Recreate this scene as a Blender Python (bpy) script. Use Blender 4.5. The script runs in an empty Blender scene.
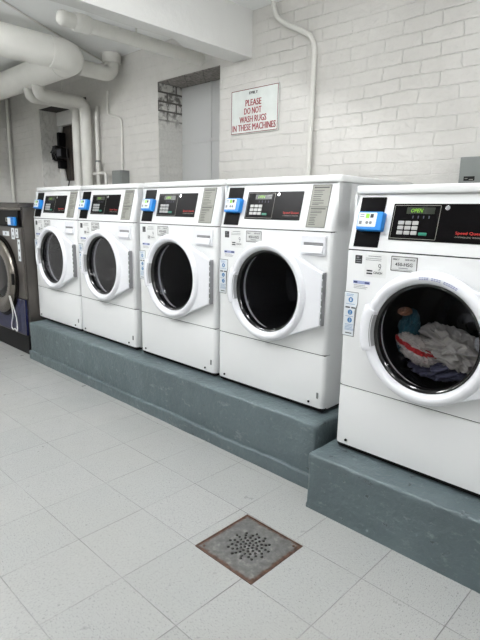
import bpy, bmesh, math, random
from mathutils import Vector, Matrix, noise
PI = math.pi
random.seed(7)
sc = bpy.context.scene
COL = sc.collection

# ------------------------------------------------------------------ materials
def lin(c):
    return tuple(((v/255)/12.92 if v/255 <= .04045 else ((v/255+.055)/1.055)**2.4) for v in c)

class NT:
    """tiny helper to wire nodes"""
    def __init__(s, name):
        s.m = bpy.data.materials.new(name); s.m.use_nodes = True
        s.t = s.m.node_tree; s.b = s.t.nodes['Principled BSDF']
    def n(s, typ, **kw):
        nd = s.t.nodes.new(typ)
        for k, v in kw.items():
            if k.startswith('_'): nd.inputs[k[1:]].default_value = v
            else: setattr(nd, k, v)
        return nd
    def l(s, a, b): s.t.links.new(a, b)
    def coord(s, scale=None, rot=None, loc=None):
        c = s.n('ShaderNodeTexCoord'); o = c.outputs['Object']
        if scale or rot or loc:
            mp = s.n('ShaderNodeMapping')
            if scale: mp.inputs['Scale'].default_value = scale
            if rot: mp.inputs['Rotation'].default_value = rot
            if loc: mp.inputs['Location'].default_value = loc
            s.l(o, mp.inputs['Vector']); o = mp.outputs['Vector']
        return o
    def noise(s, v, scale, detail=4, rough=.55):
        n = s.n('ShaderNodeTexNoise'); n.inputs['Scale'].default_value = scale
        n.inputs['Detail'].default_value = detail; n.inputs['Roughness'].default_value = rough
        s.l(v, n.inputs['Vector']); return n.outputs['Fac']
    def ramp(s, f, stops):
        r = s.n('ShaderNodeValToRGB'); e = r.color_ramp.elements
        while len(e) < len(stops): e.new(.5)
        for el, (p, c) in zip(e, stops):
            el.position = p; el.color = (*c, 1) if len(c) == 3 else c
        s.l(f, r.inputs['Fac']); return r.outputs['Color']
    def mix(s, f, a, b, mode='MIX'):
        m = s.n('ShaderNodeMix', data_type='RGBA', blend_type=mode)
        for sock, v in ((m.inputs['Factor'], f), (m.inputs['A'], a), (m.inputs['B'], b)):
            pass
        def put(i, v):
            sk = [x for x in m.inputs if x.enabled][i]
            if hasattr(v, 'links') or isinstance(v, bpy.types.NodeSocket): s.l(v, sk)
            else: sk.default_value = v if isinstance(v, (int, float)) else (*v, 1)
        put(0, f); put(1, a); put(2, b)
        return [o for o in m.outputs if o.enabled][0]
    def math(s, op, a, b=None, clamp=False):
        m = s.n('ShaderNodeMath', operation=op, use_clamp=clamp)
        for i, v in enumerate((a, b)):
            if v is None: continue
            if isinstance(v, bpy.types.NodeSocket): s.l(v, m.inputs[i])
            else: m.inputs[i].default_value = v
        return m.outputs[0]
    def bump(s, h, dist, strength=1, prev=None):
        b = s.n('ShaderNodeBump'); b.inputs['Distance'].default_value = dist
        b.inputs['Strength'].default_value = strength; s.l(h, b.inputs['Height'])
        if prev: s.l(prev, b.inputs['Normal'])
        return b.outputs['Normal']

MATS = {}
def simple(name, rgb, rough=.5, metal=0, var=.06, vs=12, bump=0, bs=60, coat=0, emit=None, es=0, spec=.5):
    if name in MATS: return MATS[name]
    t = NT(name); c = lin(rgb); co = t.coord()
    f = t.noise(co, vs, 3)
    col = t.ramp(f, [(.3, tuple(x*(1-var) for x in c)), (.7, tuple(min(1, x*(1+var)) for x in c))])
    t.l(col, t.b.inputs['Base Color'])
    t.b.inputs['Roughness'].default_value = rough; t.b.inputs['Metallic'].default_value = metal
    t.b.inputs['Coat Weight'].default_value = coat; t.b.inputs['Coat Roughness'].default_value = .1
    t.b.inputs['Specular IOR Level'].default_value = spec
    if bump: t.l(t.bump(t.noise(co, bs, 4), bump), t.b.inputs['Normal'])
    if emit:
        t.b.inputs['Emission Color'].default_value = (*lin(emit), 1); t.b.inputs['Emission Strength'].default_value = es
    MATS[name] = t.m; return t.m

def brick_mat(name, rgb, mortar_dark=.0, raw=False):
    t = NT(name); co = t.n('ShaderNodeTexCoord').outputs['Object']
    sp = t.n('ShaderNodeSeparateXYZ'); t.l(co, sp.inputs[0])
    cb = t.n('ShaderNodeCombineXYZ')
    t.l(t.math('ADD', sp.outputs['X'], sp.outputs['Y']), cb.inputs['X']); t.l(sp.outputs['Z'], cb.inputs['Y'])
    # courses of hand-laid brick wander a little
    w = t.n('ShaderNodeTexNoise'); w.inputs['Scale'].default_value = 2.6; w.inputs['Detail'].default_value = 5; w.inputs['Roughness'].default_value = .6
    t.l(co, w.inputs['Vector'])
    ws = t.n('ShaderNodeVectorMath', operation='MULTIPLY_ADD')
    t.l(w.outputs['Color'], ws.inputs[0]); ws.inputs[1].default_value = (.07, .03, 0)
    t.l(cb.outputs[0], ws.inputs[2])
    b = t.n('ShaderNodeTexBrick'); t.l(ws.outputs[0], b.inputs['Vector'])
    b.inputs['Scale'].default_value = 1; b.inputs['Brick Width'].default_value = .225
    b.inputs['Row Height'].default_value = .0765; b.inputs['Mortar Size'].default_value = .0042
    b.inputs['Mortar Smooth'].default_value = .9; b.inputs['Bias'].default_value = 0
    n1 = t.noise(co, 7, 5, .6); n2 = t.noise(co, 45, 5, .6); n3 = t.noise(co, 2.0, 3)
    c = lin(rgb)
    base = t.ramp(n1, [(.3, tuple(x*.93 for x in c)), (.65, c)])
    if raw:
        base = t.ramp(n2, [(.35, tuple(x*.35 for x in c)), (.5, tuple(x*.8 for x in c)), (.65, c)])
        base = t.mix(t.math('MULTIPLY', b.outputs['Fac'], .85), base, (.02, .018, .016))
    else:
        # thin hairline gaps in the paint along some joints only
        crack = t.math('MULTIPLY', t.math('GREATER_THAN', b.outputs['Fac'], .985), t.ramp(t.noise(co, 3.3, 5, .75), [(.60, (0, 0, 0)), (.66, (1, 1, 1))]))
        base = t.mix(t.math('MULTIPLY', crack, .75), base, (.16, .15, .14))
        chip = t.ramp(t.noise(co, 16, 5, .7), [(.70, (0, 0, 0)), (.73, (1, 1, 1))])
        base = t.mix(t.math('MULTIPLY', chip, .45), base, (.3, .29, .27))
    t.l(base, t.b.inputs['Base Color'])
    h = t.math('SUBTRACT', 1, b.outputs['Fac'])
    soft = t.math('MULTIPLY', h, t.ramp(n3, [(.36, (.2,)*3), (.66, (.9,)*3)]))
    hh = t.math('ADD', t.math('MULTIPLY', soft, .6), t.math('MULTIPLY', n1, 1.6)); hh = t.math('ADD', hh, t.math('MULTIPLY', n2, .3))
    t.l(t.bump(hh, .0075 if not raw else .015), t.b.inputs['Normal'])
    t.b.inputs['Roughness'].default_value = .36 if not raw else .9
    MATS[name] = t.m; return t.m

def floor_mat():
    t = NT('vinyl_tile'); co = t.coord(); T = .3048
    sp = t.n('ShaderNodeSeparateXYZ'); t.l(co, sp.inputs[0])
    def seam(o):
        f = t.math('FRACT', t.math('ADD', t.math('DIVIDE', o, T), 100))
        return t.math('ABSOLUTE', t.math('SUBTRACT', f, .5))       # .5 at the seam
    sx, sy = seam(sp.outputs['X']), seam(sp.outputs['Y'])
    mx = t.math('MAXIMUM', sx, sy)
    line = t.ramp(mx, [(.4935, (0, 0, 0)), (.4985, (1, 1, 1))])
    # tile id
    def cell(o): return t.math('FLOOR', t.math('ADD', t.math('DIVIDE', o, T), 100))
    cb = t.n('ShaderNodeCombineXYZ'); t.l(cell(sp.outputs['X']), cb.inputs['X']); t.l(cell(sp.outputs['Y']), cb.inputs['Y'])
    wn = t.n('ShaderNodeTexWhiteNoise'); t.l(cb.outputs[0], wn.inputs['Vector'])
    tone = t.ramp(wn.outputs['Value'], [(0, lin((160, 162, 160))), (1, lin((165, 166, 164)))])
    # fleck direction turns with the tile
    rot = t.n('ShaderNodeVectorRotate', rotation_type='Z_AXIS'); t.l(co, rot.inputs['Vector'])
    t.l(t.math('MULTIPLY', t.math('ROUND', wn.outputs['Value']), PI/2), rot.inputs['Angle'])
    mp = t.n('ShaderNodeMapping'); mp.inputs['Scale'].default_value = (1, 2.3, 1); t.l(rot.outputs[0], mp.inputs['Vector'])
    f1 = t.noise(mp.outputs[0], 100, 4, .65); f2 = t.noise(mp.outputs[0], 140, 2, .5)
    c = t.mix(t.math('MULTIPLY', t.ramp(f1, [(.56, (0, 0, 0)), (.63, (1, 1, 1))]), .7), tone, lin((112, 115, 115)))
    c = t.mix(t.math('MULTIPLY', t.ramp(f2, [(.64, (0, 0, 0)), (.70, (1, 1, 1))]), .35), c, lin((205, 207, 203)))
    c = t.mix(t.math('MULTIPLY', t.ramp(t.noise(mp.outputs[0], 72, 3), [(.665, (0, 0, 0)), (.69, (1, 1, 1))]), .7), c, lin((80, 80, 80)))
    wear = t.noise(co, 1.6, 4)
    c = t.mix(t.ramp(wear, [(.35, (.0,)*3), (.7, (.3,)*3)]), c, lin((164, 163, 156)))
    vis = t.ramp(t.noise(co, 2.7, 2), [(.38, (.25,)*3), (.6, (.95,)*3)])
    c = t.mix(t.math('MULTIPLY', line, vis), c, lin((84, 82, 78)))
    t.l(c, t.b.inputs['Base Color'])
    r = t.ramp(t.noise(co, 9, 4), [(.3, (.27,)*3), (.7, (.42,)*3)]); t.l(r, t.b.inputs['Roughness'])
    t.b.inputs['Specular IOR Level'].default_value = .45
    h = t.math('ADD', t.math('MULTIPLY', line, -1), t.math('MULTIPLY', t.noise(co, 22, 3), .5))
    t.l(t.bump(h, .0012), t.b.inputs['Normal'])
    return t.m

def plinth_mat():
    t = NT('painted_concrete'); co = t.coord()
    c = t.ramp(t.noise(co, 2.5, 4), [(.3, lin((78, 90, 93))), (.7, lin((90, 103, 106)))])
    chip = t.ramp(t.noise(t.coord(scale=(1, 1, 2.2)), 22, 5, .65), [(.645, (0, 0, 0)), (.665, (1, 1, 1))])
    c = t.mix(t.math('MULTIPLY', chip, .75), c, lin((50, 58, 58)))
    scuff = t.ramp(t.noise(t.coord(scale=(1, 1, 2), loc=(3, 1, 2)), 11, 5, .7), [(.60, (0, 0, 0)), (.68, (1, 1, 1))])
    c = t.mix(t.math('MULTIPLY', scuff, .3), c, lin((150, 158, 156)))
    t.l(c, t.b.inputs['Base Color'])
    t.b.inputs['Roughness'].default_value = .45
    h = t.math('ADD', t.noise(co, 9, 5, .6), t.math('MULTIPLY', t.noise(co, 50, 3), .2))
    h = t.math('SUBTRACT', h, t.math('MULTIPLY', chip, .25))
    t.l(t.bump(h, .014), t.b.inputs['Normal'])
    return t.m

def glass_mat(name, tint, gl=.12):
    t = NT(name); out = t.t.nodes['Material Output']
    tr = t.n('ShaderNodeBsdfTransparent'); tr.inputs['Color'].default_value = (*tint, 1)
    g = t.n('ShaderNodeBsdfGlossy'); g.inputs['Roughness'].default_value = .04
    nn = t.noise(t.coord(), 4, 2); t.l(t.ramp(nn, [(.3, (.9,)*3), (.7, (1,)*3)]), g.inputs['Color'])
    fr = t.n('ShaderNodeFresnel'); fr.inputs['IOR'].default_value = 1.22
    mx = t.n('ShaderNodeMixShader'); t.l(t.math('MULTIPLY', fr.outputs[0], gl/.12), mx.inputs[0])
    t.l(tr.outputs[0], mx.inputs[1]); t.l(g.outputs[0], mx.inputs[2]); t.l(mx.outputs[0], out.inputs['Surface'])
    return t.m

def drum_mat():
    t = NT('drum_steel'); co = t.coord()
    v = t.n('ShaderNodeTexVoronoi'); v.inputs['Scale'].default_value = 55; t.l(co, v.inputs['Vector'])
    hole = t.ramp(v.outputs['Distance'], [(.22, (1, 1, 1)), (.28, (0, 0, 0))])
    c = t.mix(hole, lin((104, 105, 108)), lin((40, 40, 40)))
    t.l(c, t.b.inputs['Base Color']); t.b.inputs['Metallic'].default_value = .85
    t.b.inputs['Roughness'].default_value = .2
    t.l(t.bump(t.noise(co, 20, 2), .003), t.b.inputs['Normal'])
    return t.m

def drain_mat(rust_only=False):
    t = NT('drain_steel' if not rust_only else 'rusty_iron'); co = t.coord()
    base = t.ramp(t.noise(co, 30, 5, .65), [(.3, lin((84, 84, 82))), (.55, lin((108, 108, 106))), (.75, lin((142, 142, 138)))])
    sp = t.n('ShaderNodeSeparateXYZ'); t.l(co, sp.inputs[0])
    m = t.math('MAXIMUM', t.math('ABSOLUTE', sp.outputs['X']), t.math('ABSOLUTE', sp.outputs['Y']))
    m = t.math('ADD', m, t.math('MULTIPLY', t.math('SUBTRACT', t.noise(co, 26, 4), .5), .03))
    rr = t.ramp(t.math('MULTIPLY', m, 5), [(.655, (0, 0, 0)), (.70, (1, 1, 1))])
    rust = t.ramp(t.noise(co, 60, 4), [(.3, lin((58, 42, 34))), (.7, lin((100, 72, 54)))])
    c = t.mix(rr, base, rust) if not rust_only else rust
    spots = t.ramp(t.noise(co, 16, 5, .7), [(.64, (0, 0, 0)), (.70, (1, 1, 1))])
    c = t.mix(t.math('MULTIPLY', spots, .5), c, rust)
    t.l(c, t.b.inputs['Base Color']); t.b.inputs['Metallic'].default_value = .35 if not rust_only else .1
    t.b.inputs['Roughness'].default_value = .55
    t.l(t.bump(t.noise(co, 60, 4), .001), t.b.inputs['Normal'])
    return t.m

def cloth_mat(name, rgb, stripe=None):
    t = NT(name); co = t.coord(); c = lin(rgb)
    col = t.ramp(t.noise(co, 9, 4), [(.3, tuple(x*.85 for x in c)), (.7, c)])
    if stripe:
        sp = t.n('ShaderNodeSeparateXYZ'); t.l(co, sp.inputs[0])
        d = t.math('ABSOLUTE', t.math('SUBTRACT', t.math('ADD', sp.outputs['Z'], t.math('MULTIPLY', sp.outputs['X'], .35)), .012))
        f = t.ramp(t.math('MULTIPLY', d, 10), [(.075, (1, 1, 1)), (.10, (0, 0, 0))])
        col = t.mix(f, col, lin(stripe))
    t.l(col, t.b.inputs['Base Color']); t.b.inputs['Roughness'].default_value = .95
    t.l(t.bump(t.noise(co, 300, 2), .001), t.b.inputs['Normal'])
    t.b.inputs['Sheen Weight'].default_value = .3
    return t.m

WHITE = simple('washer_enamel', (226, 227, 227), .32, var=.012, vs=3)
LIDW = simple('lid_enamel', (232, 233, 232), .3, var=.012, vs=3)
DOORW = simple('door_plastic', (228, 229, 233), .26, var=.012, vs=3)
GAP = simple('gap_shade', (40, 40, 40), .8)  # dark filler colour, painted shade for the panel gaps
BLACKP = simple('black_gloss_panel', (9, 8, 9), .3, spec=.06)
BLACKM = simple('black_matte', (16, 16, 17), .6, spec=.2)
RUBBER = simple('black_rubber', (10, 10, 11), .13, spec=.6)
BLUE = simple('blue_plastic', (22, 122, 200), .4)
LABELW = simple('label_paper', (214, 219, 222), .5)
LABELG = simple('label_silver', (138, 138, 130), .55)
INK = simple('black_ink', (38, 38, 40), .6)
INKG = simple('grey_ink', (120, 122, 124), .6)
INKB = simple('blue_ink', (42, 110, 165), .5)
INKN = simple('navy_ink', (40, 46, 92), .5)
LGREEN = simple('green_ink', (140, 205, 60), .5)
RED = simple('red_lettering', (205, 48, 42), .5)
REDS = simple('sign_red', (146, 26, 44), .6)
SIGN = simple('sign_board', (214, 220, 216), .45)
SILV = simple('silver_button', (168, 168, 166), .4, .2)
GREENB = simple('green_button', (22, 120, 96), .4)
CHROME = simple('chrome', (205, 206, 208), .2, .9)
HINGE = simple('hinge_steel', (148, 148, 150), .4, .15)
LED = simple('led_green', (120, 180, 40), .5, emit=(150, 210, 50), es=.12)
LEDDIM = simple('led_window', (28, 34, 24), .3)
PIPEW = simple('white_pipe_paint', (214, 213, 207), .5, var=.03, bump=.002, bs=25)
WALLP = simple('white_plaster', (214, 214, 211), .55, var=.03, vs=3, bump=.004, bs=20)
CEILP = simple('ceiling_paint', (236, 237, 236), .6, var=.02, vs=2, bump=.002, bs=15)
PANELG = simple('grey_sheet', (193, 194, 193), .5, var=.02, vs=2)
BOXG = simple('grey_box_paint', (118, 122, 120), .5, var=.04)
GUN = simple('gunmetal', (92, 88, 84), .33, .75, vs=3)
GUNR = simple('gunmetal_ring', (124, 119, 112), .25, .9)
BLUEREFL = simple('dark_panel_blue_reflection', (34, 38, 78), .2, .3)  # dark glossy panel, its blue reflection put into the base colour
DARK = simple('dark_void', (26, 24, 23), .85)
VOIDDK = simple('void_dark', (70, 64, 58), .8, var=.25, vs=9)
CORDW = simple('white_cord', (215, 215, 210), .6)
BRICK = brick_mat('painted_brick', (208, 206, 201))
BRICKL = brick_mat('painted_brick_left', (210, 209, 205))
RAWB = brick_mat('raw_brick', (150, 145, 140), raw=True)
FLOOR = floor_mat(); PLINTH = plinth_mat(); DRUM = drum_mat()
GLASS = glass_mat('tinted_glass', (.84, .84, .86), .022)
DRAIN = drain_mat(); RUST = drain_mat(True)

# ------------------------------------------------------------------ objects
def obj(name, bm, m, parent=None, smooth=False, angle=35):
    if isinstance(bm, bmesh.types.BMesh):
        bmesh.ops.recalc_face_normals(bm, faces=bm.faces)
        me = bpy.data.meshes.new(name); bm.to_mesh(me); bm.free()
    else: me = bm; me.name = name
    me.materials.clear(); me.materials.append(m)
    if smooth:
        for p in me.polygons: p.use_smooth = True
        me.set_sharp_from_angle(angle=math.radians(angle))
    o = bpy.data.objects.new(name, me); COL.objects.link(o)
    if parent: o.parent = parent
    return o
def tag(o, label=None, cat=None, group=None, kind=None):
    for k, v in (('label', label), ('category', cat), ('group', group), ('kind', kind)):
        if v: o[k] = v
    return o
def thing(name, label, cat, loc=(0, 0, 0), group=None, rz=0):
    o = bpy.data.objects.new(name, None); COL.objects.link(o); o.location = loc; o.rotation_euler.z = rz
    o.empty_display_size = .1
    return tag(o, label, cat, group)
def copy_tree(o, parent=None):
    kids = [c for c in bpy.data.objects if c.parent == o]
    c = o.copy(); COL.objects.link(c); c.parent = parent
    for k in kids: copy_tree(k, c)
    return c
def struct(name, bm, m, **kw):
    return tag(obj(name, bm, m, **kw), kind='structure')

ID = Matrix.Identity(4)
def box(bm, x0, x1, y0, y1, z0, z1, M=ID, bev=0, seg=2):
    vs = [bm.verts.new(M @ Vector(p)) for p in ((x0,y0,z0),(x1,y0,z0),(x1,y1,z0),(x0,y1,z0),(x0,y0,z1),(x1,y0,z1),(x1,y1,z1),(x0,y1,z1))]
    fs = [bm.faces.new([vs[i] for i in f]) for f in ((0,3,2,1),(4,5,6,7),(0,1,5,4),(1,2,6,5),(2,3,7,6),(3,0,4,7))]
    if bev:
        es = list({e for f in fs for e in f.edges})
        bmesh.ops.bevel(bm, geom=es, offset=bev, segments=seg, profile=.5, affect='EDGES')
    return fs
def B(*a, **k):
    bm = bmesh.new(); box(bm, *a, **k); return bm
def prism(bm, pts, z0, z1, M=ID, bev=0, seg=2):
    """polygon in (x,y) extruded along z, mapped through M"""
    a = [bm.verts.new(M @ Vector((x, y, z0))) for x, y in pts]; b = [bm.verts.new(M @ Vector((x, y, z1))) for x, y in pts]
    n = len(pts); fs = [bm.faces.new(a[::-1]), bm.faces.new(b)]
    for i in range(n): fs.append(bm.faces.new((a[i], a[(i+1) % n], b[(i+1) % n], b[i])))
    if bev: bmesh.ops.bevel(bm, geom=list({e for f in fs[:2] for e in f.edges}), offset=bev, segments=seg, profile=.5, affect='EDGES')
    return fs
def lathe(bm, prof, M=ID, n=64, closed=False):
    """prof = [(r, h)] turned about local z"""
    rings = []
    for r, h in prof:
        rings.append([bm.verts.new(M @ Vector((max(r, 1e-5)*math.cos(2*PI*i/n), max(r, 1e-5)*math.sin(2*PI*i/n), h))) for i in range(n)])
    k = len(rings)
    for a in range(k if closed else k-1):
        A, Bq = rings[a], rings[(a+1) % k]
        for i in range(n): bm.faces.new((A[i], A[(i+1) % n], Bq[(i+1) % n], Bq[i]))
    return rings
def cyl(bm, r, h0, h1, M=ID, n=20, bev=0):
    pts = [(r*math.cos(2*PI*i/n), r*math.sin(2*PI*i/n)) for i in range(n)]
    return prism(bm, pts, h0, h1, M, bev)
def tube(bm, path, r, n=16, smoothn=0, bend=None):
    """round tube along a path; bend = corner radius"""
    P = [Vector(p) for p in path]
    if bend:
        Q = [P[0]]
        for i in range(1, len(P)-1):
            d0 = (P[i-1]-P[i]); d1 = (P[i+1]-P[i]); bb = min(bend, d0.length*.48, d1.length*.48)
            a = P[i]+d0.normalized()*bb; c = P[i]+d1.normalized()*bb
            for k in range(9):
                t = k/8; Q.append(a*(1-t)**2 + P[i]*2*t*(1-t) + c*t*t)
        Q.append(P[-1]); P = Q
    T = [(P[min(i+1, len(P)-1)]-P[max(i-1, 0)]).normalized() for i in range(len(P))]
    up = Vector((0, 0, 1)) if abs(T[0].z) < .9 else Vector((1, 0, 0))
    nrm = (up - T[0]*up.dot(T[0])).normalized(); rings = []
    for i, p in enumerate(P):
        nrm = (nrm - T[i]*nrm.dot(T[i])).normalized(); b = T[i].cross(nrm)
        rr = r(i/(len(P)-1)) if callable(r) else r
        rings.append([bm.verts.new(p + (nrm*math.cos(2*PI*k/n)+b*math.sin(2*PI*k/n))*rr) for k in range(n)])
    for A, C in zip(rings, rings[1:]):
        for k in range(n): bm.faces.new((A[k], A[(k+1) % n], C[(k+1) % n], C[k]))
    bm.faces.new(rings[0][::-1]); bm.faces.new(rings[-1])
def T_(path, r, **k):
    bm = bmesh.new(); tube(bm, path, r, **k); return bm

# frames: local (a, b, c) -> a right, b up, c outwards
FRONT = Matrix(((1,0,0,0),(0,0,-1,0),(0,1,0,0),(0,0,0,1)))
ZS, ZP, SL = .8824, .2954, .242
TH = math.atan(SL)
SLOPE = Matrix(((1,0,0,0),(0,math.sin(TH),-math.cos(TH),0),(0,math.cos(TH),math.sin(TH),ZS),(0,0,0,1)))
def sv(z): return (z-ZS)/math.cos(TH)

def flat(splines, depth, M, c0=0, bevel=0, res=3):
    """2-D outline with holes, given thickness and mapped through M"""
    cu = bpy.data.curves.new('outline', 'CURVE'); cu.dimensions = '2D'; cu.fill_mode = 'BOTH'
    for pts in splines:
        s = cu.splines.new('POLY'); s.points.add(len(pts)-1); s.use_cyclic_u = True
        for q, (x, y) in zip(s.points, pts): q.co = (x, y, 0, 1)
    cu.extrude = max(depth/2-bevel, 0); cu.bevel_depth = bevel; cu.bevel_resolution = res; cu.offset = -bevel
    o = bpy.data.objects.new('outline', cu); me = bpy.data.meshes.new_from_object(o)
    bpy.data.objects.remove(o); bpy.data.curves.remove(cu)
    me.transform(M @ Matrix.Translation((0, 0, c0+depth/2)))
    return me
def circ(cx, cy, r, n=64): return [(cx+r*math.cos(2*PI*i/n), cy+r*math.sin(2*PI*i/n)) for i in range(n)]
def rrect(x0, x1, y0, y1, r, n=5):
    out = []
    for cx, cy, a in ((x1-r, y1-r, 0), (x0+r, y1-r, 1), (x0+r, y0+r, 2), (x1-r, y0+r, 3)):
        for i in range(n+1):
            t = (a+i/n)*PI/2; out.append((cx+r*math.cos(t), cy+r*math.sin(t)))
    return out
def text(s, x0, x1, y0, y1, M, c0, depth=.0008, bold=.0, italic=False):
    cu = bpy.data.curves.new('lettering', 'FONT'); cu.body = s; cu.size = 1; cu.extrude = 0
    cu.offset = bold; cu.resolution_u = 2; cu.shear = .25 if italic else 0
    o = bpy.data.objects.new('lettering', cu); me = bpy.data.meshes.new_from_object(o)
    bpy.data.objects.remove(o); bpy.data.curves.remove(cu)
    xs = [v.co.x for v in me.vertices]; ys = [v.co.y for v in me.vertices]
    ax, bx, ay, by = min(xs), max(xs), min(ys), max(ys)
    for v in me.vertices:
        v.co = M @ Vector((x0+(v.co.x-ax)/(bx-ax)*(x1-x0), y0+(v.co.y-ay)/(by-ay)*(y1-y0), c0+depth))
    return me
def merge(*ms):
    bm = bmesh.new()
    for m in ms:
        if isinstance(m, bmesh.types.BMesh):
            me = bpy.data.meshes.new('t'); m.to_mesh(me); m.free(); bm.from_mesh(me); bpy.data.meshes.remove(me)
        else: bm.from_mesh(m)
    return bm
def lines(bm, x0, x1, ys, M, c0, h=.0016, jag=.3):
    for y in ys: box(bm, x0, x1-(x1-x0)*jag*random.random(), y-h/2, y+h/2, c0, c0+.0006, M)

# ------------------------------------------------------------------ the room
CZ = 2.67
XL, XR, YF, YW = -5.15, 4.2, -3.2, 1.7
DX0, DX1, DY0, DY1 = .354, .655, -.002, .298     # the floor drain opening
bm = bmesh.new()
box(bm, XL-.2, DX0, YF-.2, YW+.4, -.1, 0); box(bm, DX1, XR+.2, YF-.2, YW+.4, -.1, 0)
box(bm, DX0, DX1, YF-.2, DY0, -.1, 0); box(bm, DX0, DX1, DY1, YW+.4, -.1, 0)
struct('floor', bm, FLOOR)
struct('ceiling', B(XL-.2, XR+.2, YF-.2, YW+.4, CZ, CZ+.12), CEILP)
# back wall with its two recesses
O1 = (-2.09, -1.312, 1.0, 2.372); O2 = (-4.353, -3.28, 1.15, 2.408); WD = .34
bm = bmesh.new()
box(bm, XL, O2[0], YW, YW+WD, 0, CZ); box(bm, O2[1], O1[0], YW, YW+WD, 0, CZ); box(bm, O1[1], XR, YW, YW+WD, 0, CZ)
for a in (O1, O2):
    box(bm, a[0], a[1], YW, YW+WD, 0, a[2]); box(bm, a[0], a[1], YW, YW+WD, a[3], CZ)
box(bm, O1[0], O1[1], YW+WD-.05, YW+WD, O1[2], O1[3]); box(bm, O2[0], O2[1], YW+WD-.03, YW+WD, O2[2], O2[3])
struct('wall_back', bm, BRICK)
struct('wall_left', B(XL-.2, XL, YF, YW+WD, 0, CZ), BRICKL)
struct('wall_right', B(XR, XR+.2, YF, YW+WD, 0, CZ), WALLP)
struct('wall_front', B(XL, XR, YF-.2, YF, 0, CZ), WALLP)
# boxed beam crossing the ceiling
bm = bmesh.new(); 
n = 40
for side in (0,):
    ys = [YF + (YW-YF)*i/n for i in range(n+1)]
    rows = []
    for i, y in enumerate(ys):
        xl = -1.115 - .035*noise.noise((y*2.3, 1.7, 0)) - (.06 if y > 1.1 else 0)
        rows.append([bm.verts.new((p[0], y, p[1])) for p in ((-.985, 2.364), (-.985, CZ), (-1.2, CZ), (xl-.03, 2.40), (xl, 2.366))])
    for a, b in zip(rows, rows[1:]):
        for k in range(5): bm.faces.new((a[k], a[(k+1) % 5], b[(k+1) % 5], b[k]))
    bm.faces.new(rows[0][::-1]); bm.faces.new(rows[-1])
struct('trim_1', bm, WALLP)
# exposed brick lining in the recesses
bm = bmesh.new(); box(bm, O1[0], O1[1], YW+.002, YW+.29, O1[3]-.006, O1[3]); struct('trim_2', bm, RAWB)
def revealmat():
    t = NT('reveal_half_painted'); co = t.coord()
    n1 = t.noise(co, 14, 5, .7); n2 = t.noise(co, 50, 4)
    sp = t.n('ShaderNodeSeparateXYZ'); t.l(co, sp.inputs[0])
    cb = t.n('ShaderNodeCombineXYZ'); t.l(sp.outputs['Y'], cb.inputs['X']); t.l(sp.outputs['Z'], cb.inputs['Y'])
    b = t.n('ShaderNodeTexBrick'); t.l(cb.outputs[0], b.inputs['Vector']); b.inputs['Scale'].default_value = 1
    b.inputs['Brick Width'].default_value = .2; b.inputs['Row Height'].default_value = .0765; b.inputs['Mortar Size'].default_value = .008
    z = t.math('ADD', sp.outputs['Z'], t.math('MULTIPLY', t.math('SUBTRACT', t.noise(co, 9, 4), .5), .25))
    up = t.ramp(t.math('SUBTRACT', z, 1.5), [(.50, (0, 0, 0)), (.62, (1, 1, 1))])
    dark = t.math('MULTIPLY', up, t.math('MAXIMUM', t.math('MULTIPLY', b.outputs['Fac'], .9), t.ramp(n1, [(.46, (0, 0, 0)), (.58, (.8, .8, .8))])))
    c = t.mix(dark, t.ramp(n2, [(.3, lin((204, 203, 198))), (.7, lin((216, 215, 210)))]), lin((62, 57, 53)))
    t.l(c, t.b.inputs['Base Color']); t.b.inputs['Roughness'].default_value = .8
    t.l(t.bump(t.math('ADD', t.math('MULTIPLY', b.outputs['Fac'], -1), n1), .008), t.b.inputs['Normal'])
    return t.m
struct('trim_3', B(O1[0], O1[0]+.006, YW+.002, YW+.29, O1[2], O1[3]-.006), revealmat())
struct('trim_4', B(O2[0], O2[1], YW+.002, YW+.31, O2[3]-.006, O2[3]), simple('dark_soffit', (58, 55, 53), .9, var=.3, vs=14))  # soffit of the far recess, mottled dark
# bumpy brick reveal of the far recess
bm = bmesh.new()
nx, nz = 16, 60; g = []
for i in range(nx+1):
    row = []
    for k in range(nz+1):
        y = YW+.002+.24*i/nx; z = O2[2]+(O2[3]-.006-O2[2])*k/nz
        j = noise.fractal((y*22, z*22, 0), 1, 2, 3)*.008
        row.append(bm.verts.new((O2[0]+.012+j, y, z)))
    g.append(row)
for i in range(nx):
    for k in range(nz): bm.faces.new((g[i][k], g[i+1][k], g[i+1][k+1], g[i][k+1]))
r = bmesh.ops.extrude_face_region(bm, geom=bm.faces[:])
for v in [e for e in r['geom'] if isinstance(e, bmesh.types.BMVert)]: v.co.x = O2[0]
struct('trim_5', bm, brick_mat('stippled_brick', (226, 225, 220)))

# metal sheets closing the near recess
t = thing('cover_panel', 'pale grey sheet metal cover closing the wall recess left of the red lettered sign', 'panel', (O1[0]+.01, 1.962, O1[2]))
W1 = O1[1]-O1[0]-.014; H1 = O1[3]-.01-O1[2]; hs = 1.894-O1[2]; vsm = -1.70-O1[0]-.01
for nm, q in (('upper_sheet', (0.0, vsm-.001, hs+.002, H1)), ('upper_sheet', (vsm+.001, W1, hs+.002, H1)), ('lower_sheet', (0, vsm-.001, 0, hs-.002)), ('lower_sheet', (vsm+.001, W1, 0, hs-.002))):
    obj(nm, B(q[0], q[1], 0, .02, q[2], q[3], bev=.0015, seg=1), PANELG, t)
obj('seam_strip', B(0, W1, -.008, 0, hs-.014, hs+.014, bev=.002), PANELG, t)
obj('seam_strip', B(vsm-.004, vsm+.02, -.008, 0, 0, H1, bev=.002), PANELG, t)

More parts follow.
